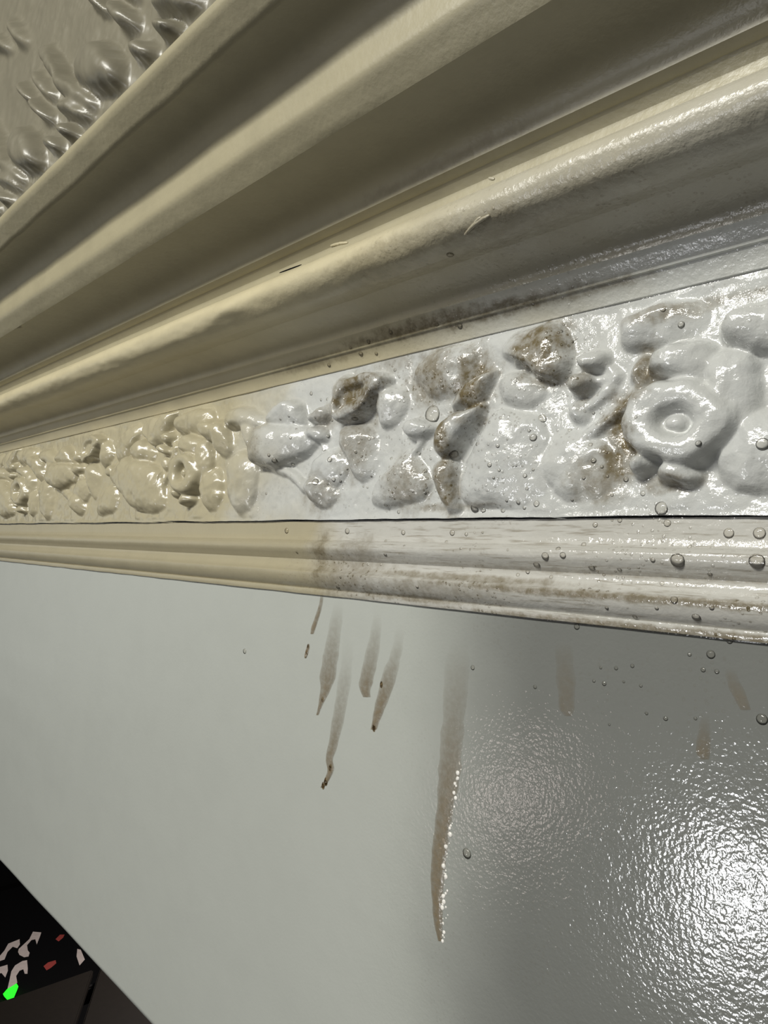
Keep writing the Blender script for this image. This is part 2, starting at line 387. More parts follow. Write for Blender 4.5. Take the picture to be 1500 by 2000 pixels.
class Disc:
    def __init__(s, name, c, rx_, rz_, ring, only=None, sub=None, asym=0.22):
        s.name, s.c, s.rx, s.rz, s.ring, s.only, s.sub, s.asym = name, c, rx_, rz_, ring, only, sub, asym
        s.lo = np.array((c[0] - rx_ * 1.1, c[1] - rz_ * 1.1)); s.hi = np.array((c[0] + rx_ * 1.1, c[1] + rz_ * 1.1)); s.cx = c[0]
    def field(s, X, Zz):
        dx, dz = (X - s.c[0]) / s.rx, (Zz - s.c[1]) / s.rz; a = np.arctan2(dz, dx)
        r = np.hypot(dx, dz)
        if s.asym: r = r / (1 + 0.05 * np.cos(5 * a + 0.6) * r ** 2 + 0.03 * np.cos(2 * a + 1) * r)
        h = np.interp(r, [q[0] for q in s.ring], [q[1] * .001 for q in s.ring])
        h = h * (1 - s.asym * r * np.maximum(0, np.cos(a + 0.3)))
        return np.where(r <= s.ring[-1][0], h, -1.0)
class Stem:
    def __init__(s, name, pts, r, only=None, sub=None, base=0.0, plane=YF):
        s.name, s.r, s.only, s.sub, s.base = name, r, only, sub, base
        s.P = np.array([(v.x, v.z) for v in [on_plane_y(a, b, plane - base - r * .5) for a, b in pts]])
        s.P = np.array(catmull([tuple(q) for q in s.P], 5, False))
        s.lo, s.hi = s.P.min(0) - r, s.P.max(0) + r; s.cx = s.P[:, 0].mean()
    def field(s, X, Zz):
        best = np.full(X.shape, 9.0)
        for (a, b) in zip(s.P[:-1], s.P[1:]):
            ab = b - a; L = (ab ** 2).sum() + 1e-12
            t = np.clip(((X - a[0]) * ab[0] + (Zz - a[1]) * ab[1]) / L, 0, 1)
            best = np.minimum(best, np.hypot(X - a[0] - ab[0] * t, Zz - a[1] - ab[1] * t))
        h = np.sqrt(np.maximum(0, s.r ** 2 - best ** 2)) * 1.1
        return np.where(best < s.r, h + s.base, -1.0)

def build_relief(parent, plane, xs, zs, motifs, period, copies, mat, gamp, warp, soft, wob=0.0, back=0.016):
    X, Zz = np.meshgrid(xs, zs, indexing='ij')
    Xw = X + warp * vnoise(X, Zz, 0.020, 1) + warp * 0.4 * vnoise(X, Zz, 0.007, 2)
    Zw = Zz + warp * 0.8 * vnoise(X, Zz, 0.020, 3) + warp * 0.35 * vnoise(X, Zz, 0.007, 4)
    G = gamp * (vnoise(X, Zz, 0.045, 5) + 0.6 * vnoise(X, Zz, 0.02, 6))
    Hh = G.copy(); best = G + 0.0007; lab = np.zeros(X.shape, int); inst = [None]
    for kk in copies:
        for m in motifs:
            if kk != 0 and m.only is not None and kk not in m.only: continue
            dx = kk * period
            if m.lo[0] + dx > xs[-1] - .05 or m.hi[0] + dx < xs[0] + .05: continue
            i0, i1 = np.searchsorted(xs, m.lo[0] + dx - .012), np.searchsorted(xs, m.hi[0] + dx + .012)
            j0, j1 = np.searchsorted(zs, m.lo[1] - .012), np.searchsorted(zs, m.hi[1] + .012)
            if i1 - i0 < 3 or j1 - j0 < 3: continue
            sl = np.s_[i0:i1, j0:j1]
            f = m.field(Xw[sl] - dx, Zw[sl])
            f = np.where(f > -0.5, f + 0.4 * np.maximum(G[sl], 0), f)
            inst.append((m, kk)); idn = len(inst) - 1
            a_ = Hh[sl]; kq = np.maximum(soft - np.abs(a_ - f), 0) / soft
            Hh[sl] = np.where(f > -0.5, np.maximum(a_, f) + kq * kq * soft * 0.25, a_)
            win = (f > best[sl]); lab[sl] = np.where(win, idn, lab[sl]); best[sl] = np.where(win, f, best[sl])
    # many coats of paint: a little blur, then brush unevenness
    for _ in range(2):
        Hp = np.pad(Hh, 1, mode='edge')
        Hh = (Hp[1:-1, 1:-1] * 4 + (Hp[:-2, 1:-1] + Hp[2:, 1:-1] + Hp[1:-1, :-2] + Hp[1:-1, 2:]) * 2 + Hp[:-2, :-2] + Hp[2:, 2:] + Hp[:-2, 2:] + Hp[2:, :-2]) / 16
    Hh = Hh + 0.0007 * vnoise(X, Zz, 0.011, 8) + 0.0003 * vnoise(X, Zz, 0.0045, 9)
    nz = len(zs); T = np.arange(nz) / (nz - 1)
    rim = sm01(np.minimum(T, 1 - T) * nz / 6.0)[None, :]
    Hh = np.maximum(Hh * rim, -0.002) + 0.0005 * (1 - sm01(T * nz / 3.0))[None, :]
    wb = np.array([wob * (0.0009 * noise.noise(Vector((x * 14, 0.3, 5))) - 0.0006 * abs(noise.noise(Vector((x * 60, 4.3, 5))))) for x in xs])
    ZZ = Zz + wb[:, None] * (1 - T)[None, :]
    gx = np.gradient(Hh, xs, axis=0); gz = np.gradient(Hh, zs, axis=1)
    N = np.stack([-gx, -np.ones_like(gx), -gz], -1); N[..., 0] = gx * -1; N[..., 2] = gz * -1
    N = np.stack([-gx, -np.ones_like(gx), -gz], -1) * np.array((1, 1, 1)); N /= np.linalg.norm(N, axis=-1, keepdims=True)
    P = np.stack([X, plane - Hh, ZZ], -1)
    L = lab[:-1, :-1]
    objs = {}
    order = [0] + [i for i in range(1, len(inst)) if not inst[i][0].sub] + [i for i in range(1, len(inst)) if inst[i][0].sub]
    for idn in order:
        fi, fj = np.nonzero(L == idn)
        if len(fi) < 6: continue
        quad = np.stack([fi * nz + fj, (fi + 1) * nz + fj, (fi + 1) * nz + fj + 1, fi * nz + fj + 1], -1)
        used, inv = np.unique(quad, return_inverse=True); inv = inv.reshape(quad.shape)
        pv = P.reshape(-1, 3)[used]; nv = N.reshape(-1, 3)[used]
        # skirt: the rim of each piece goes back into the wall
        ed = {}
        for q in inv:
            for t in range(4):
                a_, b_ = int(q[t]), int(q[(t + 1) % 4])
                if (b_, a_) in ed: del ed[(b_, a_)]
                else: ed[(a_, b_)] = 1
        bv = sorted({v for e_ in ed for v in e_}); mp = {v: len(used) + i for i, v in enumerate(bv)}
        sk = pv[bv].copy(); sk[:, 1] = plane + (back if idn == 0 else 0.004)
        verts = np.vstack([pv, sk]); nrm = np.vstack([nv, nv[bv]])
        faces = [tuple(int(v) for v in q) for q in inv] + [(b_, a_, mp[a_], mp[b_]) for (a_, b_) in ed]
        name = 'ground_strip' if idn == 0 else inst[idn][0].name
        par = parent
        if idn and inst[idn][0].sub:
            par = objs.get((inst[idn][0].sub, inst[idn][1]), parent)
        o = mesh_obj(name, verts, faces, mat, None, True)
        o.data.normals_split_custom_set_from_vertices([tuple(v) for v in nrm])
        o.parent = par
        o.matrix_parent_inverse = Matrix.Translation(-parent.location) if par == parent else Matrix.Identity(4)
        if idn: objs[(inst[idn][0], inst[idn][1])] = o
    return objs

rosA, rosB = on_plane_y(363, 925, YF - .010), on_plane_y(1318, 820, YF - .010)
PERIOD = rosB.x - rosA.x
rz = abs(on_plane_y(1316, 733, YF - .008).z - on_plane_y(1316, 905, YF - .008).z) / 2
rx = 1.10 * abs(on_plane_y(1222, 818, YF - .008).x - on_plane_y(1425, 818, YF - .008).x) / 2
C8 = (1050, 500, 3.3333); C7 = (700, 600, 3.75); C6 = (450, 700, 5.0); C5 = (250, 750, 6.0); C9 = (130, 820, 7.5)
M = []
def bl(*a, **k): m = Blob(*a, **k); M.append(m); return m
def st(*a, **k): m = Stem(*a, **k); M.append(m); return m
def dc(*a, **k): m = Disc(*a, **k); M.append(m); return m
ring = [(0.0, 8.0), (.10, 7.6), (.19, 7.2), (.24, 8.2), (.29, 12.0), (.35, 16.2), (.45, 19.0), (.62, 20.2), (.78, 19.6), (.87, 17.6), (.94, 13.5), (.985, 7.5), (1.0, 3.0)]
ros = dc('rosette', (rosB.x, rosB.z), rx, rz, ring)
dc('boss', (rosB.x, rosB.z), rx, rz, [(0, 14.6), (.06, 15.2), (.09, 13.8), (.13, 14.6), (.165, 13.2), (.19, 10.4), (.205, 7.6)], None, ros, 0.0)
# petals round the rosette
bl('petal', cr(C8, [(730, 770), (765, 650), (850, 590), (1010, 575), (1170, 600), (1250, 700), (1220, 820), (1000, 830), (830, 810)]), .0125, cr(C8, [(860, 690)])[0], p=2.8, tilt=.35, seed=1)
bl('petal', cr(C8, [(1120, 640), (1330, 620), (1440, 740), (1470, 930), (1420, 1120), (1270, 1220), (1140, 1050), (1130, 820)]), .0095, p=3, tilt=.5, seed=2)
bl('petal', cr(C8, [(595, 1340), (640, 1285), (720, 1295), (775, 1350), (730, 1410), (640, 1420)]), .011, tilt=.2, seed=3)
bl('petal', cr(C8, [(775, 1410), (860, 1330), (1000, 1320), (1080, 1390), (1050, 1460), (900, 1485), (800, 1478)]), .0105, p=3, tilt=.3, seed=4)
# lobes above the rosette
bl('leaf', cr(C8, [(520, 520), (545, 400), (670, 330), (860, 310), (1030, 320), (1080, 430), (930, 560), (720, 610), (560, 600)]), .0085, cr(C8, [(610, 440)])[0], tilt=.75, seed=5)
bl('leaf', cr(C8, [(1180, 520), (1230, 420), (1330, 350), (1500, 330), (1720, 350), (1800, 470), (1680, 610), (1420, 640), (1260, 610)]), .0115, cr(C8, [(1310, 440)])[0], p=2.8, tilt=.6, seed=6)
# three berries on stems
spr = st('berry_sprig', [(1204, 738), (1188, 722), (1168, 712)], .0042)
bl('berry', oval(1160, 706, 29, 23, -.4), .0100, p=2.8, qx=.55, tilt=.2, sub=spr)
bl('berry', oval(1134, 749, 31, 22, -.1), .0100, p=2.8, qx=.55, tilt=.2, sub=spr)
bl('berry', oval(1131, 803, 26, 26, 0), .0055, tilt=.4, sub=spr)
st('stem', [(1204, 740), (1182, 746), (1158, 750)], .0040, sub=spr)
st('stem', [(1204, 745), (1176, 775), (1145, 798)], .0034, sub=spr)
# ridge that sweeps in to the rosette from the left
st('stem', cr(C8, [(200, 1310), (330, 1170), (440, 1060), (560, 990), (640, 890), (700, 800)]), .0042)
bl('leaf', cr(C8, [(600, 800), (640, 690), (720, 640), (740, 740), (720, 840), (640, 900)]), .0055, seed=40)
# broad leaf with the curled scroll on its left edge
bl('leaf', cr(C7, [(880, 930), (930, 800), (1020, 740), (1180, 740), (1310, 800), (1410, 950), (1440, 1150), (1370, 1340), (1200, 1460), (960, 1480), (760, 1430), (740, 1250), (800, 1080)]), .0085, cr(C7, [(1050, 1000)])[0], p=3, tilt=.55, seed=7, groove=.0022, only=(1,))
bl('leaf', cr(C7, [(1010, 570), (1100, 480), (1240, 490), (1350, 560), (1340, 670), (1220, 740), (1080, 710)]), .0065, tilt=.4, seed=8)
bl('leaf', cr(C7, [(1040, 320), (1110, 190), (1270, 90), (1460, 90), (1540, 280), (1520, 440), (1410, 540), (1270, 490), (1180, 400), (1100, 420)]), .0105, cr(C7, [(1330, 440)])[0], p=2.6, tilt=.2, seed=9, groove=.003)
bl('scroll_leaf', cr(C7, [(900, 680), (770, 735), (660, 820), (595, 930), (580, 1050), (630, 1120), (710, 1100), (760, 1000), (830, 880), (880, 780)]), .0150, cr(C7, [(690, 940)])[0], p=3.4, qx=.5, tilt=.45, seed=10, only=(1,))
bl('leaf', cr(C7, [(1010, 455), (900, 500), (800, 550), (710, 640), (670, 750), (760, 730), (900, 680), (970, 560)]), .0095, cr(C7, [(880, 580)])[0], tilt=.3, seed=11, only=(1,))
bl('leaf', cr(C7, [(590, 1110), (550, 1220), (580, 1350), (630, 1470), (720, 1500), (730, 1340), (730, 1200), (700, 1100)]), .0095, p=2.8, tilt=.4, seed=12, only=(1,))
bl('leaf', cr(C7, [(400, 470), (540, 320), (760, 250), (880, 300), (860, 480), (740, 620), (600, 670), (460, 620)]), .0065, tilt=.3, seed=33, groove=.0018, only=(1,))
bd = st('bud', [(806, 900), (817, 876), (826, 858)], .0038)
bl('bud_head', cr(C7, [(330, 915), (370, 845), (460, 830), (545, 865), (520, 940), (440, 985), (360, 975)]), .0095, p=2.8, qx=.55, tilt=.3, sub=bd)
bl('leaf', cr(C7, [(330, 1080), (250, 1180), (140, 1300), (90, 1440), (250, 1450), (420, 1420), (510, 1290), (490, 1150), (410, 1080)]), .0070, p=2.8, tilt=.4, seed=14)
# ring shaped curl with rolled edge
cu = bl('curl', cr(C6, [(970, 330), (1010, 220), (1140, 165), (1310, 165), (1440, 215), (1460, 310), (1390, 430), (1300, 540), (1180, 615), (1050, 600), (1000, 470)]), .0080, cr(C6, [(1190, 380)])[0], p=3, tilt=.2, seed=15)
st('rolled_edge', cr(C6, [(1420, 240), (1340, 300), (1300, 390), (1210, 470), (1120, 510), (1060, 555), (1020, 470), (1045, 340), (1130, 240), (1270, 200), (1390, 220)]), .0058, sub=cu, base=.0095)
bl('leaf', cr(C6, [(1090, 710), (1170, 620), (1310, 640), (1410, 750), (1430, 930), (1390, 1110), (1260, 1190), (1140, 1060), (1100, 880)]), .0090, cr(C6, [(1160, 780)])[0], tilt=.65, seed=16, groove=.0015)
bl('leaf', cr(C6, [(1460, 300), (1540, 250), (1680, 280), (1750, 420), (1660, 580), (1510, 670), (1430, 530)]), .0075, tilt=.5, seed=17)
bl('leaf', cr(C6, [(735, 1270), (780, 1150), (880, 1110), (980, 1200), (1000, 1350), (910, 1450), (800, 1420)]), .0105, cr(C6, [(810, 1260)])[0], tilt=.6, seed=18)
bl('leaf', cr(C6, [(750, 1180), (780, 1070), (860, 940), (980, 870), (1090, 920), (1120, 1070), (1020, 1230), (880, 1230)]), .0080, tilt=.5, seed=19)
# pair of small berries
bl('berry', oval(627, 812, 21, 16, -.5), .0085, p=2.8, qx=.55, tilt=.3)
bl('berry', oval(623, 848, 19, 16, -.3), .0095, p=2.8, qx=.55, tilt=.3)
st('stem', [(630, 860), (634, 880), (628, 900), (612, 930)], .0036)
# broad square petal with a domed top
bl('petal', cr(C6, [(285, 660), (420, 650), (600, 640), (760, 680), (810, 800), (750, 910), (610, 1000), (470, 1075), (340, 1055), (230, 1005), (205, 900), (255, 770)]), .0165, cr(C6, [(390, 860)])[0], p=3.6, qx=.5, tilt=.55, seed=20)
bl('petal', cr(C6, [(330, 660), (390, 540), (490, 430), (580, 390), (670, 430), (720, 540), (720, 660), (540, 690)]), .0125, cr(C6, [(560, 500)])[0], p=2.8, tilt=.35, seed=21)
st('stem', cr(C6, [(430, 1060), (540, 1115), (620, 1180), (690, 1245), (740, 1290)]), .0052)
bl('leaf', cr(C6, [(0, 980), (60, 910), (170, 895), (245, 980), (260, 1200), (210, 1430), (100, 1530), (10, 1440), (-20, 1180)]), .0100, cr(C6, [(90, 1150)])[0], p=2.6, tilt=.35, seed=22)
bl('leaf', cr(C6, [(110, 640), (190, 600), (270, 660), (250, 800), (200, 880), (140, 790)]), .0085, tilt=.2, seed=36)
# lobes right of the rosette
bl('leaf', cr(C5, [(670, 430), (710, 325), (830, 290), (970, 290), (990, 420), (950, 560), (820, 610), (690, 580)]), .0095, tilt=.3, seed=23, only=(-1, -2, -3))
bl('leaf', cr(C5, [(960, 530), (1000, 425), (1080, 400), (1165, 460), (1200, 600), (1200, 780), (1120, 860), (1030, 760)]), .0115, cr(C5, [(1070, 530)])[0], tilt=.3, seed=24)
bl('leaf', cr(C5, [(1120, 420), (1170, 310), (1280, 265), (1430, 285), (1580, 370), (1620, 510), (1490, 560), (1300, 520), (1180, 500)]), .0110, tilt=.4, seed=25)
bl('leaf', cr(C5, [(280, 650), (320, 540), (390, 430), (480, 290), (570, 290), (530, 450), (460, 600), (440, 700), (350, 730)]), .0095, p=2.6, tilt=.2, seed=26, only=(-1, -2, -3))
# long leaf and pointed petal left of the middle rosette
bl('leaf', cr(C9, [(760, 640), (720, 450), (790, 250), (900, 110), (1060, 40), (1100, 160), (1010, 330), (940, 520), (880, 600)]), .0085, p=2.6, tilt=.3, seed=29, groove=.0012, only=(-1, -2))
bl('petal', cr(C9, [(710, 740), (800, 640), (940, 535), (1110, 560), (1240, 650), (1350, 800), (1410, 1050), (1400, 1270), (1210, 1350), (980, 1280), (850, 1110), (750, 970), (710, 850)]), .0150, cr(C9, [(870, 830)])[0], p=3.4, qx=.5, tilt=.3, seed=27, groove=.0022, only=(-1, -2))
bl('petal', cr(C9, [(1000, 510), (1010, 380), (1075, 290), (1160, 300), (1205, 430), (1190, 570), (1080, 620)]), .0120, tilt=.2, seed=28, only=(-1, -2))
bl('berry', oval(222, 920, 10, 10), .0070, p=2.8, qx=.55, tilt=.2, only=(-1, -2))
# low leaves that fill the ground
bl('leaf', cr(C8, [(1240, 1160), (1400, 1000), (1620, 1000), (1740, 1200), (1640, 1470), (1350, 1540), (1180, 1400)]), .0075, p=3, tilt=.4, seed=31, groove=.002)
bl('leaf', cr(C8, [(40, 1260), (190, 1140), (410, 1170), (500, 1350), (410, 1560), (200, 1600), (40, 1460)]), .0055, p=3, tilt=.5, seed=32, groove=.002, only=(1,))
xs = np.concatenate([np.arange(X0, -1.5, .0028), np.arange(-1.5, -0.78, .0014), np.arange(-0.78, 0.10, .00105), np.arange(0.10, X1, .0024)])
zf0, zf1 = Z(-0.0125, YF), Z(-0.2394, YF) + 0.0015
RO = build_relief(frieze, YF, xs, np.linspace(zf0, zf1, 122), M, PERIOD, (0, -3, -2, -1, 1), M_FRIEZE, 0.0016, 0.0026, 0.0022, 1.0)

# ---- upper frieze: eggs between curled tongues
C1 = (0, 0, 6.0); C0 = (0, 0, 3.0)
M = []; HS = 1.5
u = dict(plane=YU)
bl('egg', cr(C1, [(915, 850), (980, 640), (1130, 450), (1310, 530), (1430, 760), (1400, 970), (1200, 1100), (990, 1030)]), .0135, cr(C1, [(1180, 780)])[0], p=2.8, qx=.5, tilt=.0, **u)
bl('tongue', cr(C1, [(470, 560), (590, 510), (710, 690), (790, 880), (960, 1000), (1110, 1150), (1090, 1285), (910, 1265), (760, 1110), (630, 900), (530, 740)]), .0115, cr(C1, [(770, 950)])[0], p=2.6, qx=.5, tilt=.0, seed=2, **u)
bl('tongue', cr(C1, [(390, 850), (470, 830), (570, 960), (645, 1090), (600, 1165), (490, 1090), (420, 970)]), .0085, tilt=.0, seed=3, **u)
bl('tongue', cr(C1, [(90, 220), (160, 190), (270, 360), (340, 500), (270, 555), (150, 420)]), .0095, tilt=0., seed=4, **u)
bl('tongue', cr(C1, [(-130, 420), (0, 390), (100, 490), (120, 590), (0, 570), (-110, 530)]), .0095, tilt=0., seed=5, **u)
bl('tongue', cr(C0, [(515, -70), (590, -50), (650, 60), (600, 80), (535, 20)]), .0105, tilt=0., seed=6, **u)
bl('tongue', cr(C0, [(645, 15), (720, 15), (790, 100), (780, 170), (715, 160), (670, 90)]), .0115, tilt=0., seed=7, **u)
bl('egg', cr(C0, [(790, 290), (840, 250), (900, 290), (890, 360), (830, 380), (780, 345)]), .0105, tilt=0., seed=8, **u)
bl('leaf', cr(C0, [(930, 180), (955, 120), (1025, 120), (1070, 180), (1035, 240), (975, 250)]), .0115, tilt=0., seed=9, **u)
bl('leaf', cr(C0, [(890, 40), (980, -30), (1100, -70), (1190, 0), (1120, 60), (1000, 80), (925, 95)]), .0115, tilt=0., seed=10, **u)
PU = on_plane_y(195, 130, YU).x - on_plane_y(55, 290, YU).x
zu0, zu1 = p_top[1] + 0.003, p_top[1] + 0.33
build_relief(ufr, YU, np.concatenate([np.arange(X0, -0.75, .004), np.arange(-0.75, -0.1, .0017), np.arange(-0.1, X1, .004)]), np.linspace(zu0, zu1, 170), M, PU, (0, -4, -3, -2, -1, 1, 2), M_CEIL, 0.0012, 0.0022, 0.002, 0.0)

# ------------------------------------------------------------------ raycast helper on what is built so far
bpy.context.view_layer.update()
def scene_bvh(names=None):
    V, P, owner = [], [], []
    for o in bpy.data.objects:
        if o.type != 'MESH': continue
        mw = o.matrix_world; b = len(V)
        V.extend([mw @ v.co for v in o.data.vertices])
        for p in o.data.polygons:
            P.append([b + i for i in p.vertices]); owner.append(o)
    return BVHTree.FromPolygons(V, P), owner
BVH, OWN = scene_bvh()
def hit(px, py):
    d = ray(px, py); loc, nrm, idx, dist = BVH.ray_cast(CAM, d)
    if loc is None: return None
    if nrm.dot(d) > 0: nrm = -nrm
    return loc, nrm, OWN[idx], dist
def top(o):
    while o.parent: o = o.parent
    return o
print('PERIOD', PERIOD, 'rx', rx, 'rz', rz, 'ZB', ZB, 'utop', p_top)
#@@DETAILS

# ------------------------------------------------------------------ dirty water on the wall and suds
def liquid(name, col, ior=1.33, rough=0.05):
    t = NT(name); t.b.inputs['Base Color'].default_value = (*col, 1); t.b.inputs['Transmission Weight'].default_value = 1.0
    t.b.inputs['IOR'].default_value = ior; t.b.inputs['Roughness'].default_value = rough
    p = t.pos(); t.set(t.b.inputs['Base Color'], t.mix(t.noise(p, 60, 2), col, tuple(min(1, c * 1.08) for c in col)))
    return t.m
def soap(name):
    t = NT(name); t.t.nodes.remove(t.b)
    lw = t.n('ShaderNodeLayerWeight'); lw.inputs[0].default_value = 0.5
    rim = t.math('POWER', lw.outputs['Facing'], 2.2)
    tr = t.n('ShaderNodeBsdfTransparent'); t.set(tr.inputs[0], t.mix(rim, (0.97, 0.96, 0.94), (0.34, 0.29, 0.21)))
    gl = t.n('ShaderNodeBsdfGlossy'); gl.inputs['Roughness'].default_value = 0.05
    t.set(gl.inputs['Normal'], t.bump(t.noise(t.pos(), 300, 1), 0.2, 0.0003))
    fr = t.n('ShaderNodeFresnel'); fr.inputs[0].default_value = 1.4
    mx = t.n('ShaderNodeMixShader'); t.set(mx.inputs[0], fr.outputs[0]); t.set(mx.inputs[1], tr.outputs[0]); t.set(mx.inputs[2], gl.outputs[0])
    t.set(t.out.inputs[0], mx.outputs[0]); return t.m
def runoff(name):
    """thin brown water: its body covers the paint by the 'body' attribute (how thick the film is)"""
    t = NT(name); p = t.pos()
    at = t.n('ShaderNodeAttribute', attribute_name='body')
    br = t.ramp(t.noise(p, 240, 4, 0.65), 0.25, 0.7, 0.55, 1.0)
    col = t.mix(t.noise(p, 150, 3), (0.165, 0.128, 0.076), (0.235, 0.19, 0.128))
    t.set(t.b.inputs['Base Color'], col); t.b.inputs['Roughness'].default_value = 0.16
    t.set(t.b.inputs['Alpha'], t.math('MULTIPLY', at.outputs['Fac'], br, True))
    t.set(t.b.inputs['Normal'], t.bump(t.noise(p, 420, 2), 0.4, 0.0005))
    return t.m
M_RUN = runoff('brown_runoff'); M_BUB = soap('soap_bubble_film'); M_DROP = liquid('brown_drop', (0.42, 0.30, 0.16), 1.33, 0.08)
M_GLINT = simple('white_glint', (0.72, 0.70, 0.66), 0.15, 0.6)  # white colour for the painted-in glints on the long drip's rim

def drip(pts, label, bodyk=(0.2, 0.8), thick=0.0007, bead=None, foam=None):
    """pts: (px, py, width px) down the wall; body: cover at top and bottom"""
    C = catmull(pts, 7, False); m = len(C); V, Fc, B = [], [], []; S = 7
    wid = []
    for i, (px, py, w) in enumerate(C):
        jig = 1 + 0.22 * noise.noise(Vector((px * .05, py * .045, 2.0)))
        for j in range(S):
            u = -1 + 2 * j / (S - 1)
            h = hit(px + u * w * 0.5 * jig, py)
            loc = h[0]
            f = i / (m - 1); endf = min(1.0, (1 - f) * 6 + 0.15)
            V.append(loc + h[1] * (0.00012 + thick * (1 - u * u) * endf * (0.4 + 0.6 * f)))
            B.append((bodyk[0] + (bodyk[1] - bodyk[0]) * smooth01(f * 1.25)) * (1 - 0.55 * abs(u) ** 3) * (smooth01(f * 5)))
    for i in range(m - 1):
        for j in range(S - 1):
            a = i * S + j; Fc.append((a, a + 1, a + S + 1, a + S))
    base = V[-S + S // 2]
    root = empty('brown_drip', C and hit(C[-1][0], C[-1][1])[0])
    tag(root, label, 'drip', 'brown drips running down the grey wall')
    o = mesh_obj('runoff_film', V, Fc, M_RUN, root)
    at = o.data.attributes.new('body', 'FLOAT', 'POINT'); at.data.foreach_set('value', B)
    for (px, py, r) in (bead or []):
        bubble_at(px, py, r, 'drop', M_DROP, root, squash=0.6, tall=1.7)
    for (px, py, r) in (foam or []):  # foam: white beads standing in for light reflected along the drip's edge
        bubble_at(px, py, r, 'glint_bead', M_GLINT, root, squash=0.5)
    return root
# one unit dome, shared by all bubbles
def dome_mesh(name, mat, n=14, rings=6):
    V = [(0, 0, 1.0)]; Fc = []
    for k_ in range(1, rings + 1):
        a = (math.pi / 2 + 0.45) * k_ / rings
        for i in range(n):
            t = 2 * math.pi * i / n; V.append((math.sin(a) * math.cos(t), math.sin(a) * math.sin(t), math.cos(a)))
    V.append((0, 0, math.cos(math.pi / 2 + .45)))
    for i in range(n): Fc.append((0, 1 + i, 1 + (i + 1) % n))
    for k_ in range(rings - 1):
        for i in range(n):
            a = 1 + k_ * n + i; b = 1 + k_ * n + (i + 1) % n; Fc.append((a, a + n, b + n, b))
    l0 = 1 + (rings - 1) * n
    for i in range(n): Fc.append((l0 + i, len(V) - 1, l0 + (i + 1) % n))
    me = bpy.data.meshes.new(name); me.from_pydata(V, [], Fc); me.update(); me.materials.append(mat)
    me.polygons.foreach_set('use_smooth', [True] * len(me.polygons)); return me
DOMES = {}
def bubble_at(px, py, rpx, name, mat, parent=None, squash=0.48, tall=1.0):
    h = hit(px, py)
    if h is None: return None
    loc, nrm, own, dist = h
    r = rpx * (loc - CAM).dot(fwd_w) / F
    if mat.name not in DOMES: DOMES[mat.name] = dome_mesh(name, mat)
    o = bpy.data.objects.new(name, DOMES[mat.name]); COL.objects.link(o)
    q = nrm.to_track_quat('Z', 'Y')
    o.matrix_basis = Matrix.Translation(loc - nrm * r * 0.04) @ q.to_matrix().to_4x4() @ Matrix.Diagonal((r, r * tall, r * squash, 1))
    if parent:
        o.parent = parent; o.matrix_parent_inverse = Matrix.Translation(-parent.location)
    return o
def crp(o, pts): return [(o[0] + a / o[2], o[1] + b / o[2], r / o[2]) for a, b, r in pts]
K2 = (500, 1000, 3.0); K3 = (1000, 950, 3.0); K6b = (500, 400, 3.0)
drip(crp(K2, [(388, 470, 16), (380, 540, 22), (360, 610, 26), (340, 670, 28), (328, 715, 18)]), 'short thin brown drip, leftmost of the row under the moulding', (0.5, 0.85))
drip(crp(K2, [(309, 770, 12), (304, 800, 20), (296, 830, 22), (290, 856, 12)]), 'small detached brown drop below the leftmost drip', (0.7, 0.95), 0.0010, crp(K2, [(306, 788, 9), (298, 822, 11)]))
drip(crp(K2, [(490, 500, 50), (470, 640, 70), (445, 800, 80), (425, 930, 92), (410, 1030, 72), (385, 1110, 34), (360, 1190, 14)]), 'broad pale brown drip tapering to a thin tail, second from left', (0.10, 0.75), 0.0007, crp(K2, [(390, 1100, 10)]))
drip(crp(K2, [(545, 700, 60), (530, 900, 70), (505, 1080, 72), (475, 1250, 66), (450, 1370, 56), (430, 1450, 44), (438, 1510, 40), (415, 1570, 34), (388, 1615, 22)]), 'longest brown drip of the left cluster ending in a dark bead', (0.08, 0.85), 0.0008, crp(K2, [(437, 1500, 14), (410, 1580, 15), (394, 1604, 13)]))
drip(crp(K2, [(715, 560, 50), (700, 720, 66), (670, 880, 80), (648, 980, 84), (640, 1040, 64), (650, 1085, 40)]), 'blunt faint brown drip between the two longer tails', (0.08, 0.7))
drip(crp(K2, [(850, 640, 50), (828, 800, 64), (790, 930, 84), (760, 1040, 84), (725, 1150, 66), (705, 1220, 48), (690, 1275, 34)]), 'brown drip with round dark end right of the blunt one', (0.08, 0.85), 0.0007, crp(K2, [(735, 1012, 12), (692, 1265, 14)]))
rnd = random.Random(4)
edge = []
for i in range(64):
    t = i / 63.0; py = 1490 + 345 * t
    ex = np.interp(py, [1490, 1590, 1690, 1760, 1835], [897, 881, 868, 867, 866])
    edge.append((ex + rnd.gauss(0, 3.2), py + rnd.uniform(-4, 4), 1.4 + 4.2 * rnd.random() ** 2.2))
drip([(897, 1235, 26), (893, 1300, 44), (888, 1380, 44), (882, 1450, 44), (877, 1520, 42), (868, 1590, 34), (858, 1670, 30), (854, 1740, 24), (856, 1800, 16), (860, 1838, 8)],
     'very long brown drip with white beads for glints along its edge in the middle of the wall', (0.12, 0.82), 0.0010, None, edge)
drip(crp(K3, [(300, 900, 90), (310, 1050, 110), (320, 1200, 110), (320, 1290, 90), (330, 1345, 50)]), 'wide faint brown stain run right of the long drip', (0.12, 0.35))
drip(crp(K3, [(1130, 1330, 40), (1128, 1420, 70), (1122, 1500, 84), (1120, 1560, 80), (1130, 1600, 50)]), 'short faint brown drip above the bright lamp reflection', (0.1, 0.5))
drip(crp(K3, [(1270, 1060, 60), (1300, 1150, 80), (1340, 1240, 80), (1370, 1310, 60)]), 'faint slanting brown drip near the right edge of the wall', (0.1, 0.4))

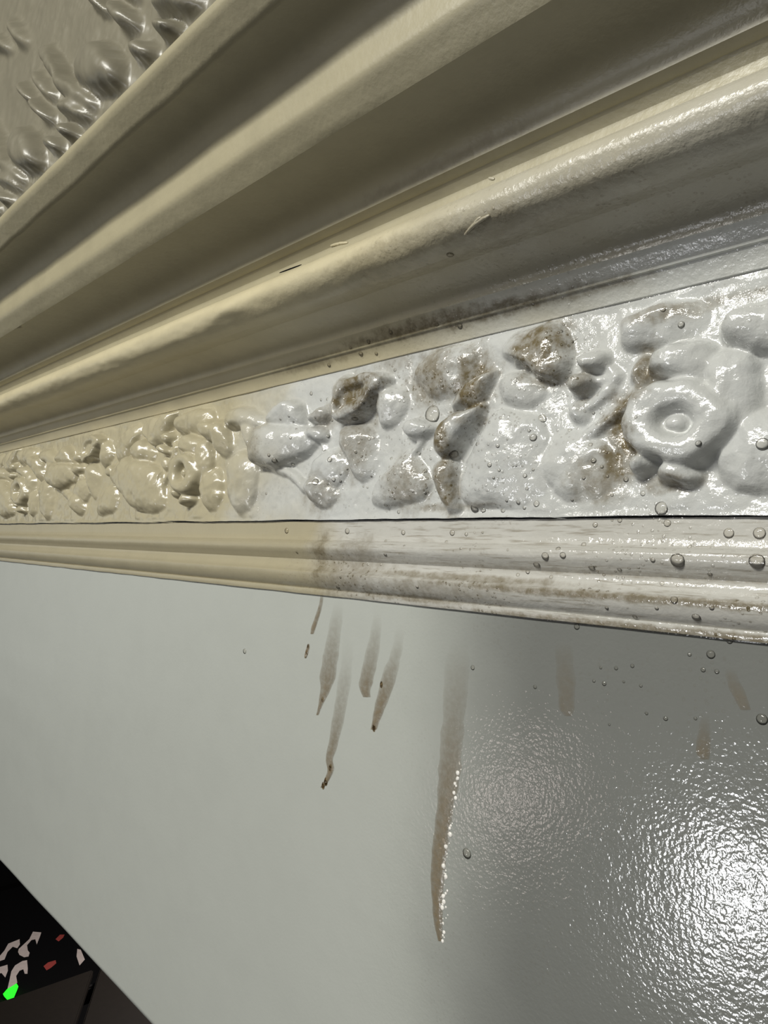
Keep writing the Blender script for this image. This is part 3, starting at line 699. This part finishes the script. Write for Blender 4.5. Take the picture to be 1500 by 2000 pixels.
B = []
B += crp(K3, [(910,215,22),(1270,275,30),(1450,275,35),(485,225,15),(630,200,10),(1040,352,14),(970,435,42),(1435,440,45),(825,432,15),(420,340,15),(270,365,15),(195,410,24),(298,405,20),(145,460,22),(468,478,20),(630,488,14),(1160,515,14),(92,500,14),(35,517,12),(230,530,12),(880,568,14),(970,580,10),(950,665,22),(455,600,10),(555,712,12),(848,715,12),(1170,712,15),(720,765,15),(1080,768,26),(380,822,18),(1275,905,18),(1165,985,25),(1040,985,12),(1120,1075,14),(1200,1085,14),(1465,1365,32),(610,1065,12),(705,1052,12),(520,1062,9),(480,1140,10),(540,1155,14),(755,1168,10),(655,1145,8),(788,1330,10),(900,1360,14),(1075,1360,10),(135,1175,12),(570,1395,8),(875,130,40),(35,95,14),(70,128,10),(140,105,18)])
B += crp(K2, [(180,110,17),(535,112,18),(863,120,16),(1150,122,18),(1232,130,12),(1328,120,8),(240,238,8),(760,170,9),(758,250,12),(1115,175,10),(868,198,7),(480,442,12),(495,383,8),(945,440,10),(1270,912,14),(1475,222,8)])
B += [(478, 1272, 5), (912, 1667, 10)]
B += crp(C7, [(545,790,70),(697,1080,36),(1280,955,28),(1020,1015,16),(868,1002,14),(960,1155,18),(1220,1235,16),(1030,1195,12),(990,1250,10),(1250,905,12),(1150,870,10),(1040,810,12),(990,790,11),(960,843,12),(880,860,10),(1350,815,34),(1235,1330,13),(1170,1430,18),(1305,1440,24),(1215,1470,14),(1085,1418,12),(1280,1190,12),(490,1200,14),(450,1072,10),(530,1110,10),(242,1108,13),(228,1170,9),(160,1240,9),(95,1238,8),(200,1450,15),(490,1362,10),(400,1350,8),(235,185,16),(580,128,12),(743,138,20),(75,255,14),(20,340,18),(135,340,12),(655,473,10),(878,468,9),(268,460,13),(302,510,12),(320,570,10),(850,1475,36),(915,1490,20),(1060,1490,22),(295,1500,15),(1155,1160,9),(1090,968,8)])
B += crp(C6, [(965,68,15),(790,342,20),(1215,590,32),(915,890,18),(970,988,25),(1008,1183,22),(1075,1200,14),(830,1205,32),(432,1000,30),(375,945,18),(610,1035,22),(588,775,15),(570,565,12),(488,595,10),(615,618,11),(955,760,18),(645,690,10),(950,1225,12),(1225,918,14),(1280,958,13),(1140,1080,12),(1075,1130,10),(1300,1250,10),(1340,1260,10),(350,1320,12),(945,398,15),(885,405,14),(995,605,14),(830,575,10),(1305,440,13),(1370,470,12)])
B += crp(C8, [(935,448,22),(818,348,16),(1048,1222,20),(345,1228,14),(365,1332,18),(210,1132,14),(575,1455,18),(300,1445,13),(418,1372,12),(155,490,11),(228,560,10),(485,1555,12),(685,1545,18),(225,1590,10),(455,1435,10),(640,1050,10),(450,1280,8),(1465,1225,40),(375,1750,18),(535,1720,16),(485,1720,9),(363,1022,11)])
B += crp(K6b, [(1195,710,18),(1062,705,13),(790,748,13),(660,803,13),(615,873,16),(555,838,10),(428,940,13),(705,872,12),(1138,292,22)])
B.sort(key=lambda b_: -b_[2])
kept = []
ZONE = {'trim_1': ('on the ribbed moulding under the frieze', 'suds on the lower moulding'), 'trim_2': ('on the cornice above the frieze', 'suds on the cornice'),
        'plaster_frieze': ('on the leafy plaster frieze', 'suds on the frieze'), 'wall_back': ('on the wet grey wall', 'suds on the wall')}
LM = [(1316, 822, 'right rosette'), (1155, 735, 'three berries'), (900, 850, 'curled scroll leaf'), (1010, 890, 'broad low leaf'), (820, 845, 'single bud'), (695, 775, 'ring-shaped curl'), (545, 880, 'broad square petal'), (625, 830, 'pair of small berries'), (1280, 630, 'leaf under the cornice'), (1060, 680, 'brown-stained leaf'), (620, 960, 'small leaf at the lower edge'), (1450, 640, 'leaf at the right edge'), (1340, 940, 'petals under the rosette'), (800, 930, 'triangular leaf')]
for (px, py, r) in B:
    if any((px - a) ** 2 + (py - b) ** 2 < (max(r, c) * 0.9) ** 2 for a, b, c in kept): continue
    kept.append((px, py, r))
    h = hit(px, py)
    if h is None: continue
    zn = top(h[2]).name
    if zn not in ZONE: continue
    o = bubble_at(px, py, max(r, 2.4) * 1.05, 'soap_bubble', M_BUB)
    w, g = ZONE[zn]
    lm = None
    size = 'large' if r >= 9 else ('small' if r >= 4.2 else 'tiny')
    wh = {'large': 'large clear soap bubble ', 'small': 'small clear soap bubble ', 'tiny': 'tiny clear soap bubble '}[size]
    if size != 'tiny':
        if zn == 'plaster_frieze':
            q_ = min(LM, key=lambda l: (l[0] - px) ** 2 + (l[1] - py) ** 2)
            dx, dy = px - q_[0], py - q_[1]
            w = ('on' if math.hypot(dx, dy) < 22 else ('left of' if dx < 0 else 'right of') if abs(dx) > abs(dy) else ('above' if dy < 0 else 'below')) + ' the ' + q_[2] + ' on the frieze'
        elif zn == 'trim_1':
            w = 'on the ' + {'flat_band': 'flat top band', 'upper_bead': 'upper rib', 'hollow': 'hollow', 'lower_bead': 'lower rib', 'foot_fillet': 'thin foot'}.get(h[2].name, 'band') + ' of lower moulding' + (' near right edge' if px > 1300 else ' below right rosette' if px > 1180 else ' below berries' if px > 1060 else ' right of long drip' if px > 900 else ' above short drips' if px > 600 else ' leftmost')
    if zn == 'wall_back':
        w = 'on the grey wall ' + ('left of the drips' if px < 560 else 'right of the long drip, low down' if py > 1600 and px < 1000 else 'at its right edge' if px > 1440 else 'just under the moulding at the right' if py < 1275 else 'above the bright reflection' if px > 1300 else 'among specks right of the long drip')
    elif zn == 'trim_2':
        w = 'on the cornice ' + ('round' if h[2].name == 'torus_round' else 'fillet') + (' near the dirty streak' if px > 650 else ' at the left of the dirty streak')
    tag(o, wh + w, 'bubble', size + ' ' + g)
print('bubbles', len(kept))

# ------------------------------------------------------------------ flaws on the cornice
def surf_tube(name, pts, r, parent, mat, sink=0.2):
    P = [hit(*p) for p in catmull(pts, 6, False)]
    V, Fc = [], []; S = 8; m = len(P)
    for i, h in enumerate(P):
        t = (P[min(m - 1, i + 1)][0] - P[max(0, i - 1)][0]).normalized(); n = h[1]; sd = t.cross(n).normalized()
        f = math.sin(math.pi * (i + .5) / m) ** 0.4
        for j in range(S):
            a = 2 * math.pi * j / S
            V.append(h[0] + n * (r * f * (math.sin(a) + sink)) + sd * r * f * math.cos(a))
    for i in range(m - 1):
        for j in range(S):
            a = i * S + j; b = i * S + (j + 1) % S; Fc.append((a, b, b + S, a + S))
    Fc.append(tuple(range(S))); Fc.append(tuple(reversed(range((m - 1) * S, m * S))))
    o = mesh_obj(name, V, Fc, mat)
    o.parent = parent; o.matrix_parent_inverse = Matrix.Translation(-trim2.location)
    return o
tor = bpy.data.objects['torus_round']
tor_mpi = tor.matrix_world.inverted()
for (nm, pts, r) in (('paint_run', [(908, 458), (924, 441), (940, 429), (957, 420)], .0013), ('paint_run', [(926, 436), (934, 428), (940, 424)], .0009),
                     ('paint_flake', [(646, 480), (662, 476), (680, 474)], .0012), ('paint_flake', [(955, 348), (966, 350)], .0010)):
    o = surf_tube(nm, pts, r, tor, M_CORN); o.matrix_parent_inverse = tor_mpi
o = surf_tube('crack', [(546, 533), (565, 526), (589, 517)], .0007, tor, M_DARK, -0.2); o.matrix_parent_inverse = tor_mpi

# ------------------------------------------------------------------ the dark room seen under the panel
M_BOARD = simple('brown_tabletop', (0.009, 0.0072, 0.0054), 0.6, 0.2); M_BLACK = simple('black_upholstery', (0.003, 0.003, 0.0035), 0.9, 0.15)
M_PRINT = simple('pale_print', (0.80, 0.70, 0.66), 0.8, 0.1); M_RED = simple('red_print', (0.45, 0.08, 0.07), 0.8, 0.1)
M_GREEN = simple('green_lamp_lens', (0.02, 0.4, 0.02), 0.3, 0.5, (0.02, 1.0, 0.02), 1.6); M_LEG = simple('black_table_leg', (0.01, 0.01, 0.01), 0.5, 0.3)
ZT = 0.76
t0 = on_plane_z(188, 1890, ZT); tu = (on_plane_z(37, 1943, ZT) - t0).normalized(); tv = (on_plane_z(158, 2000, ZT) - on_plane_z(190, 1900, ZT)).normalized()
tbl = empty('pub_table', (t0.x, t0.y, 0.0)); tag(tbl, 'dark brown two-board table in the unlit room under the wall panel', 'table')
def slab(name, p, a, b, th, mat, parent):
    V = [p, p + a, p + a + b, p + b]; V = V + [v - Vector((0, 0, th)) for v in V]
    Fc = [(0, 1, 2, 3), (7, 6, 5, 4), (0, 4, 5, 1), (1, 5, 6, 2), (2, 6, 7, 3), (3, 7, 4, 0)]
    o = mesh_obj(name, V, Fc, mat, parent, False)
    bm = bmesh.new(); bm.from_mesh(o.data); bmesh.ops.bevel(bm, geom=bm.edges[:], offset=0.006, segments=2, affect='EDGES'); bmesh.ops.recalc_face_normals(bm, faces=bm.faces); bm.to_mesh(o.data); bm.free()
    return o
slab('table_board', t0 + tu * 0.012, tu * 0.75, tv * 0.62, 0.035, M_BOARD, tbl)
slab('table_board', t0 - tu * 0.62, tu * 0.60, tv * 0.62, 0.035, M_BOARD, tbl)
slab('apron', t0 - tu * 0.55 + tv * 0.05 - Vector((0, 0, 0.036)), tu * 1.25, tv * 0.03, 0.07, M_LEG, tbl)
slab('apron', t0 - tu * 0.55 + tv * 0.53 - Vector((0, 0, 0.036)), tu * 1.25, tv * 0.03, 0.07, M_LEG, tbl)
for a_, b_ in ((-.55, .05), (.65, .05), (-.55, .51), (.65, .51)):
    slab('leg', t0 + tu * a_ + tv * b_ - Vector((0, 0, 0.036)), tu * .05, tv * .05, ZT - 0.036 - 0.008, M_LEG, tbl)
# patterned carpet on the floor beyond the table
carpet = empty('patterned_carpet', (t0.x, t0.y, 0.0)); tag(carpet, 'black carpet with pale scroll pattern and red petals on the dark floor', 'carpet')
box('pile', (-5.9, 0.6, 0.0), (-0.6, 3.6, 0.008), M_BLACK, carpet)
KB = (0, 1780, 6.82)
def printed(name, pts, mat):
    P = [on_plane_z(a, b, 0.0085) for a, b in cr(KB, pts)]; n = len(P)
    V = [p - Vector((0, 0, 0.003)) for p in P] + P
    Fc = [tuple(range(n, 2 * n)), tuple(reversed(range(n)))] + [(i, (i + 1) % n, n + (i + 1) % n, n + i) for i in range(n)]
    return mesh_obj(name, V, Fc, mat, carpet, False)
printed('scroll_motif', [(-60, 640), (0, 590), (60, 520), (110, 430), (260, 370), (265, 440), (230, 490), (170, 470), (100, 540), (60, 640), (0, 660), (-50, 700)], M_PRINT)
printed('scroll_motif', [(250, 500), (390, 370), (440, 270), (550, 280), (530, 340), (490, 440), (470, 370), (420, 380), (360, 450), (370, 520), (395, 550), (380, 600), (320, 610), (260, 580), (240, 540)], M_PRINT)
printed('scroll_motif', [(150, 800), (200, 720), (300, 660), (360, 650), (370, 760), (365, 830), (330, 830), (310, 770), (260, 790), (215, 860), (230, 950), (100, 1030), (130, 900)], M_PRINT)
printed('scroll_motif', [(-40, 770), (0, 740), (100, 710), (105, 790), (70, 880), (20, 820), (-30, 830)], M_PRINT)
printed('leaf_motif', [(1030, 500), (1075, 510), (1130, 640), (1060, 720), (1020, 600)], M_PRINT)
printed('petal_motif', [(580, 730), (640, 680), (740, 650), (750, 690), (680, 750), (620, 785)], M_RED)
printed('petal_motif', [(740, 370), (800, 310), (860, 310), (840, 350), (780, 400)], M_RED)
nb = Vector((0, 0, 1))
# small glowing lamp standing on the carpet
gp = [on_plane_z(a, b, 0.03) for a, b in cr(KB, [(90, 1040), (220, 960), (245, 1000), (165, 1190), (130, 1200), (40, 1100)])]
n = len(gp); gc = sum(gp, Vector()) / n
lamp = empty('indicator_lamp', (gc.x, gc.y, 0.008)); tag(lamp, 'small glowing green lamp on the carpet at the lower left', 'lamp')
V = [gc + nb * .03] + gp + [gc + (p - gc) * .85 - nb * .014 for p in gp]
Fc = [(0, 1 + i, 1 + (i + 1) % n) for i in range(n)] + [(1 + i, 1 + n + i, 1 + n + (i + 1) % n, 1 + (i + 1) % n) for i in range(n)] + [tuple(range(2 * n, n, -1))]
mesh_obj('lens', V, Fc, M_GREEN, lamp, False)
V2 = [gc + (p - gc) * .85 - nb * .014 for p in gp]; V2 = V2 + [Vector((p.x, p.y, 0.008)) for p in V2]
mesh_obj('housing', V2, [tuple(range(n)), tuple(range(2 * n - 1, n - 1, -1))] + [(i, n + i, n + (i + 1) % n, (i + 1) % n) for i in range(n)], M_LEG, lamp, False)
